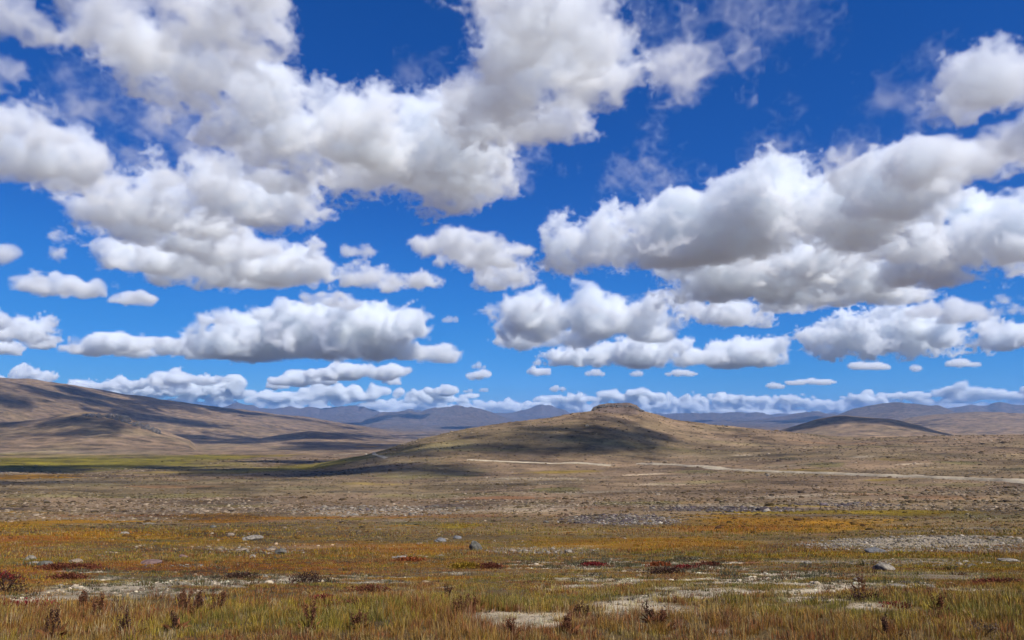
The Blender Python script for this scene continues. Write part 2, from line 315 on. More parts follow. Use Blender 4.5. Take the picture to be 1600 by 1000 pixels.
road([(1760,762),(1680,758),(1600,753),(1560,751.5),(1500,749),(1450,747),(1400,745),(1340,742.5),(1300,741),(1250,739),(1200,737),(1160,735),(1120,732),(1090,729),(1060,727),(1030,726),(1000,725)], 12, 1.2, 'pale dirt road crossing the right of the plain')
road([(958,728),(930,725.5),(900,723),(870,725),(850,724),(820,722.5),(790,721.5),(760,720),(730,719)], 10, .9, 'pale dirt road at the foot of the flat topped hill')
road([(605,716),(596,713),(585,710),(572,708),(560,708),(545,709),(520,711)], 6, .5, 'thin pale road stretch at the left foot of the flat topped hill')
# ---------------------------------------------------------------- stones and tussocks of the plain (uncountable)
def ico():
    t = (1 + 5 ** .5) / 2
    v = np.array([(-1, t, 0), (1, t, 0), (-1, -t, 0), (1, -t, 0), (0, -1, t), (0, 1, t), (0, -1, -t), (0, 1, -t), (t, 0, -1), (t, 0, 1), (-t, 0, -1), (-t, 0, 1)], float)
    v /= np.linalg.norm(v[0]); f = np.array([(0, 11, 5), (0, 5, 1), (0, 1, 7), (0, 7, 10), (0, 10, 11), (1, 5, 9), (5, 11, 4), (11, 10, 2), (10, 7, 6), (7, 1, 8), (3, 9, 4), (3, 4, 2), (3, 2, 6), (3, 6, 8), (3, 8, 9), (4, 9, 5), (2, 4, 11), (6, 2, 10), (8, 6, 7), (9, 8, 1)])
    return v, f
IV, IF = ico()
def scatter(n, d0, d1, rng, power=1.0, pad=90):
    px = rng.uniform(-pad, 1600 + pad, n); u = rng.uniform(0, 1, n) ** power; D = np.exp(math.log(d0) + u * math.log(d1 / d0))
    az = np.arctan((px - 800) / KPX); return np.sin(az) * D, np.cos(az) * D, D, px
def lumps(x, y, size, flat, col, rng, sink=.35, jag=.28):
    n = len(x); z = height(x, y)
    v = np.repeat(IV[None], n, 0) * (1 + rng.uniform(-jag, jag, (n, 12, 1)))
    sx = size * rng.uniform(.7, 1.4, n); sy = size * rng.uniform(.7, 1.4, n); sz = size * flat * rng.uniform(.7, 1.3, n)
    v = v * np.stack([sx, sy, sz], 1)[:, None]; a = rng.uniform(0, 6.3, n); ca, sa = np.cos(a)[:, None], np.sin(a)[:, None]
    X = v[..., 0] * ca - v[..., 1] * sa; Y = v[..., 0] * sa + v[..., 1] * ca
    co = np.stack([X + x[:, None], Y + y[:, None], v[..., 2] + (z + sz * (1 - 2 * sink) * .5)[:, None]], -1)
    f = IF[None] + (np.arange(n) * 12)[:, None, None]
    return co.reshape(-1, 3), f.reshape(-1, 3), np.repeat(col, 12, 0)
SM = speckle_mat('loose_stone', attr='tone', scale=2.0, detail=5, lo=.7, hi=1.3, bump=0)
rng = np.random.default_rng(5)
def stones():
    x, y, D, px = scatter(64000, 9, 1500, rng, .8)
    c, s = cover(x, y); lum = c.mean(1)
    mead = np.clip((c[:, 0] / np.maximum(c[:, 2], .01) - 3.3) * .6, 0, 1)
    keep = rng.uniform(0, 1, len(x)) < (1 - .85 * mead) * np.clip(.22 + .6 * noise2(x, y, 30, 3) + .6 * noise2(x, y, 200, 4) + 2.2 * (lum - .1) + .5 * s, .06, 1)
    x, y, D, c = x[keep], y[keep], D[keep], c[keep]
    size = D / 760 * rng.lognormal(-.15, .5, len(x)) * (.95 - .35 * sstep(80, 500, D)); size = np.minimum(size, .05 + D * .0025)
    g = rng.uniform(.5, 1.9, len(x))[:, None]; t = rng.uniform(0, 1, len(x))[:, None] ** 2
    col = (c * .55 + .45 * np.array([.18, .145, .105])) * g * (1 - t * .4) + np.array([.28, .235, .17]) * t * .5
    co, f, cc = lumps(x, y, size, .55, np.clip(col, .02, .5), rng)
    link('scattered_stones', np_mesh('scattered_stones', co, None, f, False, cc), SM, kind='stuff', label='loose stones strewn over the dry plain')
stones()
def boulder_fields():
    X = []; Y = []; S = []; K = []
    for (a, b, rx, ry, n, dark) in [(965, 812, 88, 9, 2600, .5), (1010, 814, 50, 6, 900, .5), (1130, 796, 120, 5, 1600, .75), (1320, 789, 90, 3, 500, .7), (1450, 850, 190, 13, 2600, .05), (1300, 854, 70, 5, 700, .05), (860, 860, 110, 6, 500, .1), (1400, 880, 160, 4, 700, .1), (600, 798, 140, 8, 1500, .1), (420, 860, 80, 6, 300, .3), (1430, 913, 60, 5, 200, .1), (690, 868, 60, 3, 150, .1), (800, 862, 60, 3, 150, .1), (300, 884, 60, 2, 80, .3)]:
        l0, da, db = patch_par(a, b, rx, ry); th = rng.uniform(0, 6.28, n); r = np.sqrt(rng.uniform(0, 1, n))
        px = a + rx * r * np.cos(th) * rng.uniform(.7, 1.25, n); ln = l0 + np.where(np.sin(th) < 0, da, db) * r * np.sin(th); D = np.exp(ln); az = np.arctan((px - 800) / KPX)
        X.append(np.sin(az) * D); Y.append(np.cos(az) * D); S.append(D / 760 * rng.lognormal(-.2, .5, n) * .85); K.append((rng.uniform(0, 1, n) < dark))
    X, Y, S, K = map(np.concatenate, (X, Y, S, K)); n = len(X)
    g = rng.lognormal(-.1, .35, n)[:, None]
    col = np.where(K[:, None], np.array([.085, .066, .066]), np.array([.205, .175, .135])) * g
    co, f, cc = lumps(X, Y, S, .5, np.clip(col, .02, .5), rng)
    link('gravel_banks', np_mesh('gravel_banks', co, None, f, False, cc), SM, kind='stuff', label='dense banks of dark and pale rubble between the meadows')
boulder_fields()
TM = speckle_mat('low_scrub', attr='tone', scale=6.0, detail=4, lo=.6, hi=1.4, bump=.8, bscale=20, bdist=.05)
def scrub():
    x, y, D, px = scatter(52000, 45, 1900, rng, .7)
    c, s = cover(x, y)
    mead = np.clip((c[:, 0] / np.maximum(c[:, 2], .01) - 3.3) * .6, 0, 1)
    k = rng.uniform(0, 1, len(x)) > .75 * mead * sstep(120, 300, D) + .45 * sstep(-.1, .5, noise2(x, y, 120, 7)); x, y, D, c = x[k], y[k], D[k], c[k]
    size = D / 760 * rng.lognormal(-.15, .5, len(x)) * (1.05 - .5 * sstep(80, 500, D))
    g = rng.uniform(.3, 1.15, len(x))[:, None]; pick = rng.uniform(0, 1, (len(x), 1))
    tone = np.where(pick < .3, np.array([.07, .045, .03]), np.where(pick < .6, np.array([.08, .07, .028]), np.array([.13, .075, .022])))
    co, f, cc = lumps(x, y, size, .5, np.clip((c * .6 + tone * .4) * g, .01, .4), rng)
    link('low_scrub', np_mesh('low_scrub', co, None, f, True, cc), TM, kind='stuff', label='low dry scrub and tussocks dotted over the plain')
scrub()
print('stones', time.time() - t0)
# ---------------------------------------------------------------- grass
def leaf_mat(name):
    m = bpy.data.materials.new(name); m.use_nodes = True; n = m.node_tree; n.nodes.clear()
    o = nd(n, 'ShaderNodeOutputMaterial'); d = nd(n, 'ShaderNodeBsdfDiffuse'); t = nd(n, 'ShaderNodeBsdfTranslucent'); mx = nd(n, 'ShaderNodeMixShader'); a = nd(n, 'ShaderNodeAttribute', attribute_name='tone')
    mx.inputs[0].default_value = .28
    n.links.new(a.outputs['Color'], d.inputs['Color']); n.links.new(a.outputs['Color'], t.inputs['Color']); n.links.new(d.outputs[0], mx.inputs[1]); n.links.new(t.outputs[0], mx.inputs[2]); n.links.new(mx.outputs[0], o.inputs['Surface']); return m
LM = leaf_mat('dry_grass_blade')
def blades(bx, by, bz, hgt, wid, lean, az, col, rng):
    n = len(bx); dx, dy = np.cos(az), np.sin(az); fa = rng.uniform(0, 6.28, n); wx, wy = np.cos(fa) * wid * .5, np.sin(fa) * wid * .5
    L = lean * hgt; up = np.sqrt(np.maximum(1 - lean ** 2, .05)) * hgt
    mid = np.stack([bx + dx * L * .35, by + dy * L * .35, bz + up * .6], 1); tip = np.stack([bx + dx * L, by + dy * L, bz + up], 1)
    base = np.stack([bx, by, bz - .01], 1); w_ = np.stack([wx, wy, wx * 0], 1)
    co = np.stack([base - w_, base + w_, mid + w_ * .75, mid - w_ * .75, tip], 1).reshape(-1, 3)
    k = np.arange(n)[:, None] * 5; q = k + np.array([[0, 1, 2, 3]]); t = k + np.array([[3, 2, 4]])
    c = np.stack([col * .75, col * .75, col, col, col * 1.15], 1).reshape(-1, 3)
    return co, q, t, c
PAL = np.array([(.115, .13, .018), (.18, .16, .022), (.32, .235, .025), (.31, .21, .06), (.27, .14, .022), (.23, .068, .024), (.16, .045, .028), (.12, .13, .085), (.36, .28, .15)])
def grass():
    parts = []
    for d0, d1, n, nb, h0, wd, sp in [(3.6, 8, 7600, 34, .072, .004, .06), (7.5, 14, 16000, 22, .062, .0062, .085), (13, 27, 26000, 13, .062, .0105, .14), (26, 60, 26000, 7, .085, .021, .24), (58, 150, 22000, 5, .15, .05, .4)]:
        pad = 420 if d1 < 15 else 250 if d1 < 30 else 80
        px = rng.uniform(-pad, 1600 + pad, n); D = np.sqrt(rng.uniform(d0 ** 2, d1 ** 2, n)) if d1 < 60 else np.exp(rng.uniform(math.log(d0), math.log(d1), n))
        a = np.arctan((px - 800) / KPX); x, y = np.sin(a) * D, np.cos(a) * D; c, s = cover(x, y)
        lum = c.mean(1); red = c[:, 0] / c.mean(1)
        dens = np.clip(.75 + .5 * noise2(x, y, 2.2 + D * .06, 91) - .8 * s, 0.05, 1)
        if d0 > 12: dens *= np.clip((red - 1.22) * 3.0, .12, 1)
        fg = 1 - sstep(6.2, 9.5, D + 2.2 * noise2(x, y, 2.0, 99) + noise2(x, y, .7, 94)); dens = np.maximum(dens, fg * (.8 - .5 * s))
        k = rng.uniform(0, 1, n) < dens; x, y, D, c, s, red, fg = [v[k] for v in (x, y, D, c, s, red, fg)]; n = len(x)
        m = 1.3 * (noise2(x, y, 1.6, 95) + .7 * noise2(x, y, .6, 96) + .8 * noise2(x, y, 7, 97)) + .12; rd = sstep(.35, .6, noise2(x, y, 1.1, 123) + .35 * noise2(x, y, .4, 124)) * (.12 + .7 * sstep(6.5, 9, D)) * (D < 40)     # which grass grows here
        warm = np.clip((red - 1.3) * 2.5, 0, 1) * (1 - .6 * fg)
        w = np.stack([np.exp(-(m + .9) ** 2 * 2) * 1.1, np.exp(-(m + .2) ** 2 * 3) * 1.1, np.exp(-(m - .3) ** 2 * 3) * .9, .3 + 0 * m, .25 * np.exp(-(m - .8) ** 2 * 2) + warm * 1.2, warm * .8 * (m > .1) + .02 + 1.3 * rd, warm * .6 * (m > .5) + .03 + 1.0 * rd, .35 * np.exp(-(m + .6) ** 2 * 3) * (1 - fg * .5) + s * 1.6, .10 + .1 * s], 1)
        w = np.cumsum(w / w.sum(1, keepdims=True), 1); pk = (rng.uniform(0, 1, (n, 1)) > w).sum(1).clip(0, 8)
        tc = PAL[pk] * .8 + c * .6; hs = rng.lognormal(0, .28, n) * h0 * np.where(pk == 7, .38, 1) * np.where(s > .4, .6, 1) * np.where(D < 9, 1.0, .8); ss = np.where(pk == 7, 1.5, 1) * sp
        hs *= np.clip(1 + .55 * noise2(x, y, 1.5, 98) + .45 * noise2(x, y, .5, 93), .3, 2.1) * (1 - .4 * sstep(8.5, 11, D) * (1 - sstep(20, 30, D)))
        R0 = np.repeat(np.arange(n), nb); N = len(R0); rr = np.sqrt(rng.uniform(0, 1, N)) * ss[R0]; th = rng.uniform(0, 6.28, N)
        bx = x[R0] + rr * np.cos(th); by = y[R0] + rr * np.sin(th); bz = height(bx, by)
        col = tc[R0] * rng.uniform(.5, 1.6, (N, 1)); dry = rng.uniform(0, 1, (N, 1)) < .14; col = np.where(dry, col * .4 + np.array([.27, .21, .11]) * .7, col)
        az = th + rng.normal(0, .7, N); lean = np.clip(np.abs(rng.normal(.25, .22, N)) + np.where(pk[R0] == 7, .3, 0), 0, .93)
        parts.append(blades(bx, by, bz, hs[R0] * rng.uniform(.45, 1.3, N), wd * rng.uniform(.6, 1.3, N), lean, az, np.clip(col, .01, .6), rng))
    n = 2600; px = rng.uniform(-70, 1670, n); D = rng.uniform(4, 11, n); a = np.arctan((px - 800) / KPX); x, y = np.sin(a) * D, np.cos(a) * D    # taller flowering stems
    k = noise2(x, y, 1.3, 44) > -.1; x, y = x[k], y[k]; n = len(x); cs = np.where(rng.uniform(0, 1, (n, 1)) < .6, np.array([.36, .27, .12]), np.array([.17, .09, .04]))
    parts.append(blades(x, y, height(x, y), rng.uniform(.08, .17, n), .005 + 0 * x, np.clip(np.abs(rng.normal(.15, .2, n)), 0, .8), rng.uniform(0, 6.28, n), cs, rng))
    off = 0; CO = []; Q = []; T_ = []; CC = []
    for co, q, t, c in parts: CO.append(co); Q.append(q + off); T_.append(t + off); CC.append(c); off += len(co)
    me = np_mesh('grass', np.vstack(CO), np.vstack(Q), np.vstack(T_), False, np.vstack(CC))
    link('grass', me, LM, kind='stuff', label='dry autumn grass, green, straw and rust, covering the near ground')
    print('grass verts', off)
grass()
def cushions():
    n = 26000; px = rng.uniform(-70, 1670, n); D = np.sqrt(rng.uniform(5.5 ** 2, 30 ** 2, n)); a = np.arctan((px - 800) / KPX); x, y = np.sin(a) * D, np.cos(a) * D
    c, s = cover(x, y); k = rng.uniform(0, 1, n) < (.03 + .75 * s + .12 * noise2(x, y, 1.2, 33)); x, y, D, c, s = x[k], y[k], D[k], c[k], s[k]; n = len(x)
    pk = rng.uniform(0, 1, (n, 1)); tone = np.where(pk < .45, np.array([.12, .115, .07]), np.where(pk < .7, np.array([.10, .09, .03]), np.where(pk < .88, np.array([.14, .07, .035]), np.array([.07, .05, .035]))))
    size = rng.lognormal(-3.25, .4, n) * np.clip(D / 13, .6, 1.7)
    parts = []; R0 = np.repeat(np.arange(n), 34); N = len(R0); th = rng.uniform(0, 6.28, N); rr = np.sqrt(rng.uniform(0, 1, N)) * size[R0] * 1.2; bx = x[R0] + rr * np.cos(th); by = y[R0] + rr * np.sin(th)
    co, q, t, cc = blades(bx, by, height(bx, by), size[R0] * rng.uniform(.5, 1.1, N), .085 * size[R0] * rng.uniform(.6, 1.4, N), np.clip(rng.normal(.5, .25, N), 0, .9), th, np.clip(tone[R0] * rng.uniform(.5, 1.6, (N, 1)), .01, .5), rng)
    link('cushion_plants', np_mesh('cushion_plants', co, q, t, False, cc), LM, kind='stuff', label='low grey green and brown cushion plants on the sandy flats')
cushions()
print('grass', time.time() - t0)
# ---------------------------------------------------------------- single rocks
import bmesh
def rock_mesh(seed, sx, sy, sz, detail=3, sharp=.5, slab=False):
    bm = bmesh.new(); bmesh.ops.create_icosphere(bm, subdivisions=detail, radius=1.0); rg = np.random.default_rng(seed)
    planes = rg.normal(0, 1, (9, 3)); planes /= np.linalg.norm(planes, axis=1)[:, None]; dd = rg.uniform(.62, .92, 9)
    for v in bm.verts:
        p = np.array(v.co)
        for pl, d_ in zip(planes, dd):                # cut flat faces as broken rock has
            k = p @ pl
            if k > d_: p = p - pl * (k - d_) * sharp * 1.7
        c = p + seed * 3.1
        nn = float(fbm2(np.array([c[0] + c[2] * .7]), np.array([c[1] - c[2] * .6]), .8, 4, seed)[0]); p = p * (1 + .34 * nn)
        v.co = (p[0] * sx, p[1] * sy, p[2] * sz)
    me = bpy.data.meshes.new('rock'); bm.to_mesh(me); bm.free(); return me
def rock_mat(name, c1, c2, sc_=6):
    m, n, b = mat(name, .92); tc = nd(n, 'ShaderNodeTexCoord')
    z = nd(n, 'ShaderNodeTexNoise'); z.inputs['Scale'].default_value = sc_; z.inputs['Detail'].default_value = 8; z.inputs['Roughness'].default_value = .7
    r = nd(n, 'ShaderNodeValToRGB'); r.color_ramp.elements[0].position = .38; r.color_ramp.elements[0].color = (*c1, 1); r.color_ramp.elements[1].position = .62; r.color_ramp.elements[1].color = (*c2, 1)
    bp = nd(n, 'ShaderNodeBump'); bp.inputs['Strength'].default_value = .8; bp.inputs['Distance'].default_value = .04
    n.links.new(tc.outputs['Object'], z.inputs['Vector']); n.links.new(z.outputs[0], r.inputs[0]); n.links.new(r.outputs[0], b.inputs['Base Color']); n.links.new(z.outputs[0], bp.inputs['Height']); n.links.new(bp.outputs[0], b.inputs['Normal']); return m
MP = rock_mat('pale_granite', (.10, .085, .065), (.29, .25, .195), 9); MD = rock_mat('dark_lichened_rock', (.05, .05, .042), (.15, .135, .11)); MT = rock_mat('tan_rock', (.13, .095, .065), (.27, .21, .15)); MB = rock_mat('blue_grey_rock', (.085, .083, .082), (.18, .175, .17)); MR = rock_mat('reddish_rock', (.10, .055, .045), (.20, .13, .11))
ROCKS = [ # px, row of the foot, width, height, material, label
 (742,860,19,15,MD,'rounded dark boulder with a pale top, standing alone at the centre of the plain'),
 (688,847,17,6,MB,'flat blue grey rock to the left of the lone dark boulder'),
 (715,842,13,5,MB,'small grey rock just up the slope from the lone dark boulder'),
 (888,864,11,6,MP,'small white rock at the near edge of the orange meadow'),
 (821,862,9,4,MP,'little pale stone right of the lone dark boulder'),
 (800,862,12,4,MT,'low tan stone close to the right side of the lone boulder'),
 (690,870,11,3,MP,'thin pale slab in the grass below the flat blue grey rock'),
 (626,873,21,4,MP,'long flat pale slab lying in orange grass left of the centre'),
 (48,876,13,8,MP,'pale pointed stone at the far left, upper one of a cluster of three'),
 (70,885,17,9,MD,'dark rounded stone at the far left, right one of a cluster of three'),
 (51,883,13,5,MP,'low pale stone at the far left, lowest one of a cluster of three'),
 (118,880,15,6,MT,'half buried tan stone right of the cluster of three stones'),
 (235,882,30,6,MR,'wide reddish rock in rusty grass on the left'),
 (194,835,11,4,MP,'small pale stone in the orange grass on the left'),
 (360,837,10,4,MT,'small tan stone left of the large flat pale rock'),
 (395,844,27,7,MP,'large flat pale rock on the orange slope left of centre'),
 (378,861,16,4,MT,'low tan rock in a row of rocks below the large flat pale rock'),
 (423,861,13,4,MT,'orange tan stone touching the dark rock on the left slope'),
 (437,866,16,8,MD,'dark craggy rock at the right end of a row of rocks'),
 (395,872,10,5,MP,'pale stone under the row of rocks on the left slope'),
 (285,872,13,5,MR,'brown stone between the reddish rock and the row of rocks'),
 (233,820,13,3,MP,'thin pale stone at the upper edge of the orange slope'),
 (333,825,9,4,MD,'small dark stone at the upper edge of the orange slope'),
 (853,817,7,4,MD,'small black stone on the gravel left of the dark rubble'),
 (1368,864,24,7,MB,'long blue grey boulder on the pale gravel bank to the right'),
 (1381,892,25,10,MP,'whitish heap shaped rock in the yellow grass to the right'),
 (1262,882,10,5,MP,'small pale stone at the left end of the gravel strip on the right'),
 (1454,919,12,5,MP,'pale stone right of a bare sandy patch near the right side'),
 (1576,878,22,4,MP,'wide low pale slab close to the right edge'),
 (1343,908,13,6,MP,'pale stone beside the red dock plant on the right'),
 (1400,918,22,4,MP,'flat whitish slab in the row of stones on the right'),
 (1200,744,5,4,MP,'single white boulder just below the dirt road'),
 (917,667,6,4,MP,'single white boulder on the slope of the flat topped hill'),
]
for i, (px, row, w_, h_, m_, lb) in enumerate(ROCKS):
    x, y, z, d = hit(px, row); dist = math.sqrt(x * x + y * y + z * z); k = dist / F * .992
    sx = w_ * k * .56; sz = h_ * k * .68; me = rock_mesh(100 + i, sx, sx * .75, sz, 4 if w_ > 12 else 3)
    o = link('rock' if sx < .25 else 'boulder', me, m_, label=lb, category='rock'); az = math.atan2(x, y)
    o.location = (x + math.sin(az) * sx * .5, y + math.cos(az) * sx * .5, z + sz * .3); o.rotation_euler = (0, 0, -az)
def outcrop(name, pts, size, n, seed, m_, label, updown=1.0):
    rg = np.random.default_rng(seed); bm = bmesh.new(); P = [hit(*p) for p in pts]; x0, y0, z0 = P[len(P) // 2][:3]
    for i in range(n):
        t = rg.uniform(0, len(P) - 1.001); a = int(t); u = t - a; x = P[a][0] * (1 - u) + P[a + 1][0] * u + rg.normal(0, size * .5); y = P[a][1] * (1 - u) + P[a + 1][1] * u + rg.normal(0, size * 1.4)
        s = size * rg.lognormal(0, .4); me = rock_mesh(seed * 100 + i, s * rg.uniform(.6, 1.4), s, s * rg.uniform(.7, 1.5) * updown, 2, .9)
        z = float(height(np.array([x]), np.array([y]))[0]); me.transform(__import__('mathutils').Matrix.Translation((x - x0, y - y0, z - z0 - s * .12)) @ __import__('mathutils').Matrix.Rotation(rg.uniform(0, 6), 4, 'Z')); bm.from_mesh(me); bpy.data.meshes.remove(me)
    me = bpy.data.meshes.new(name); bm.to_mesh(me); bm.free(); o = link(name, me, m_, label=label, category='rock outcrop'); o.location = (x0, y0, z0); return o
MO = rock_mat('weathered_cliff_rock', (.050, .044, .041), (.135, .115, .098), .08)
outcrop('rock_outcrop', [(128,650),(145,650),(165,651),(185,655),(198,659),(207,663),(220,667),(235,672),(250,677)], 9.0, 90, 4, MO, 'dark craggy rock ridge on the low hill to the left')
outcrop('rock_outcrop', [(927,641),(932,637),(945,635),(965,635),(985,636),(997,640),(1006,643)], 1.8, 260, 5, MO, 'rocky cap around the top of the flat topped hill', .7)
# ---------------------------------------------------------------- plants that stand out
PM = leaf_mat('plant_tissue')
def tube_path(pts, r0, r1, seg=5):
    P = np.array(pts); n = len(P); a = np.arange(seg) / seg * 6.2832; r = np.linspace(r0, r1, n)
    co = np.stack([P[:, None, 0] + np.cos(a)[None] * r[:, None], P[:, None, 1] + np.sin(a)[None] * r[:, None], np.repeat(P[:, 2:3], seg, 1)], -1).reshape(-1, 3)
    i = np.arange(n * seg).reshape(n, seg); j = np.roll(i, -1, 1); return co, np.stack([i[:-1], j[:-1], j[1:], i[1:]], -1).reshape(-1, 4)
def leaves(C_, dirs, ln, wd, col, rg):
    n = len(C_); d = dirs / np.linalg.norm(dirs, axis=1)[:, None]; s = np.cross(d, rg.normal(0, 1, (n, 3))); s /= np.linalg.norm(s, axis=1)[:, None]
    L = ln[:, None]; W = wd[:, None]
    co = np.stack([C_, C_ + d * L * .5 + s * W * .5, C_ + d * L, C_ + d * L * .5 - s * W * .5], 1).reshape(-1, 3)
    return co, np.arange(n * 4).reshape(n, 4), np.repeat(col, 4, 0)
def child(name, co, q, col, root):
    o = link(name, np_mesh(name, co, q, None, False, col), PM); o.parent = root; return o
def dock(px, row, hpx, label, seed, tone=(.13, .055, .03), ns=5):
    x, y, z, d = hit(px, row); rg = np.random.default_rng(seed); H = hpx * d / F
    r = bpy.data.objects.new('dock_plant', None); C.objects.link(r); r.location = (x, y, z); r['label'] = label; r['category'] = 'plant'; r['group'] = 'dead dock stalks in the grass'
    for k in range(ns):
        a = rg.uniform(0, 6.28); l = rg.uniform(.1, .35); h = H * rg.uniform(.6, 1.05); b = rg.normal(0, .03, 2)
        pts = [(b[0] + math.cos(a) * l * h * t ** 1.5, b[1] + math.sin(a) * l * h * t ** 1.5, h * t - .02) for t in np.linspace(0, 1, 7)]
        co, q = tube_path(pts, .0045, .002); st = child('stalk', co, q, np.tile(np.array(tone) * 1.3, (len(co), 1)), r)
        m_ = 90; t = rg.uniform(.4, 1, m_); P = np.array([(b[0] + math.cos(a) * l * h * u ** 1.5, b[1] + math.sin(a) * l * h * u ** 1.5, h * u) for u in t]) + rg.normal(0, .008, (m_, 3))
        c = np.array(tone) * rg.uniform(.5, 1.8, (m_, 1)); co, q, cc = leaves(P, rg.normal(0, 1, (m_, 3)) + [0, 0, .6], rg.uniform(.008, .02, m_), rg.uniform(.005, .011, m_), c, rg)
        child('seed_head', co, q, cc, st)
    m_ = 26; a = rg.uniform(0, 6.28, m_); co, q, cc = leaves(np.stack([np.cos(a) * .02, np.sin(a) * .02, a * 0], 1), np.stack([np.cos(a), np.sin(a), rg.uniform(.1, .9, m_)], 1), rg.uniform(.06, .14, m_), rg.uniform(.02, .035, m_), np.array([(.17, .07, .03)]) * rg.uniform(.6, 1.6, (m_, 1)), rg)
    child('leaf_rosette', co, q, cc, r)
def shrub(px, row, wpx, hpx, label, tone, seed):
    x, y, z, d = hit(px, row); rg = np.random.default_rng(seed); k = d / F; W = wpx * k * .5; H = hpx * k
    r = bpy.data.objects.new('low_shrub', None); C.objects.link(r); r.location = (x, y, z); r['label'] = label; r['category'] = 'shrub'; r['group'] = 'low autumn shrubs in the grass'
    H *= .62; n = int(np.clip(620 * W / .25, 260, 1500)); u = rg.normal(0, 1, (n, 3)); u /= np.linalg.norm(u, axis=1)[:, None]; u[:, 2] = np.abs(u[:, 2]); rr = rg.uniform(.35, 1, (n, 1)) ** .6 * (1 + .3 * noise2(u[:, 0] * 3, u[:, 1] * 3, 1, seed))[:, None]
    P = u * rr * [W * 1.15, W * 1.0, H] + np.repeat(rg.normal(0, W * .3, (12, 3)) * [1, 1, 0], n // 12 + 1, 0)[:n]; P[:, 2] += height(x + P[:, 0], y + P[:, 1]) - z; s = np.clip(k * 3.0, .014, .06)
    c = np.array(tone) * rg.uniform(.45, 1.6, (n, 1)) * (1 + .35 * noise2(P[:, 0], P[:, 1], .12, seed))[:, None]
    co, q, cc = leaves(P, u + rg.normal(0, .7, (n, 3)) + [0, 0, .5], rg.uniform(.6, 1.4, n) * s, rg.uniform(.4, .8, n) * s, c, rg); child('foliage', co, q, cc, r)
    CO = []; Q = []; o_ = 0
    for j in range(9):
        a = rg.uniform(0, 6.28); co, q = tube_path([(math.cos(a) * W * .7 * t, math.sin(a) * W * .5 * t, H * .9 * t - .01) for t in np.linspace(0, 1, 4)], .005, .002); CO.append(co); Q.append(q + o_); o_ += len(co)
    co = np.vstack(CO); child('stems', co, np.vstack(Q), np.tile([(.06, .035, .025)], (len(co), 1)), r)
RED = (.17, .028, .026); RST = (.14, .048, .028); DRK = (.075, .042, .030); SCA = (.22, .065, .025)
for i, a in enumerate([(36,950,60,14,'bright red low shrub beside the sandy patch at the far left',RED),(8,925,50,38,'tall dark red shrub at the left edge',DRK),(4,908,34,18,'crimson shrub at the left edge above the tall dark one',RED),
  (110,890,60,12,'rusty red mat of shrub below the tan stone on the left',RST),(105,905,40,10,'second rusty mat nearer than the first on the left',RST),(262,958,34,9,'scarlet low plant among green grass left of centre',SCA),
  (502,940,30,16,'bright crimson shrub at the bottom left of centre',RED),(560,950,70,20,'long rusty shrub right of the bright crimson one',RST),(652,955,28,14,'small deep red shrub left of the bottom centre',RED),
  (480,912,42,26,'dark twiggy shrub on pale gravel left of centre',DRK),(372,905,40,14,'dark low shrub between two patches of pale gravel',DRK),(580,925,44,18,'brown red shrub in grey green grass',RST),
  (765,888,34,12,'red shrub at the end of an orange grass strip',RST),(725,888,40,14,'yellow bushy tuft beside the red shrub near the centre',(.24,.15,.02)),(925,885,30,9,'deep red shrub at the far side of the sandy flat',RED),(1040,896,44,14,'dark red twiggy shrub at the middle of the sandy flat',DRK),
  (1030,885,30,9,'orange red shrub behind the dark twiggy one',SCA),(1070,890,30,9,'crimson shrub right of the orange red one',RED),(1345,938,32,20,'dark red leafy plant left of a bare sandy spot on the right',DRK),(1400,948,32,8,'low crimson plant right of the dark leafy one',RED),
  (1560,912,50,9,'reddish brown shrub near the right edge',RST),(1540,990,44,20,'pale brown cushion shrub in the bottom right corner',(.16,.11,.07)),(640,878,30,9,'orange red shrub among orange grass near the centre',SCA),(1106,884,30,7,'small rusty shrub right of centre',RST)]): shrub(*a, 300 + i)
for i, a in enumerate([(85,995,32,'dead dock stalks at the bottom left corner',),(150,968,30,'thin dark dock stalks left of a bright yellow tuft'),(130,955,24,'short dark dock clump near the left sandy patch'),(200,993,30,'slanting dock stalks at the bottom left'),(286,955,26,'leftmost dock in the row of dark stalks'),
  (300,962,30,'middle dock in the row of dark stalks'),(314,960,28,'tall dock at the centre of the row of dark stalks'),(338,952,24,'rightmost dock in the row of dark stalks'),(482,985,34,'lone tall dock stalk left of centre'),(275,985,24,'short dock nearer than the row of stalks'),
  (722,968,28,'brown dock clump left of the sandy streak'),(740,955,22,'reddish dock behind the brown clump'),(905,965,24,'dark dock between two sandy patches'),(890,990,24,'dock at the near end of the sandy flat'),(1035,985,30,'dark dock clump in the tall grass right of centre'),
  (1020,972,24,'slim dock behind the dark clump'),(1345,925,24,'small dock behind the dark leafy plant'),(1470,958,26,'upright dock in yellow grass on the right'),(1390,998,30,'dark dock at the bottom right'),(795,995,26,'short dock at the bottom centre'),(560,985,26,'pale brown dock left of the bottom centre'),(700,935,20,'fine dock stalks above the brown clump')]):
    dock(a[0], a[1], a[2] * 1.15, a[3], 500 + i, (.14, .06, .032) if i % 3 else (.08, .04, .026), 4 + i % 3)
print('plants', time.time() - t0)
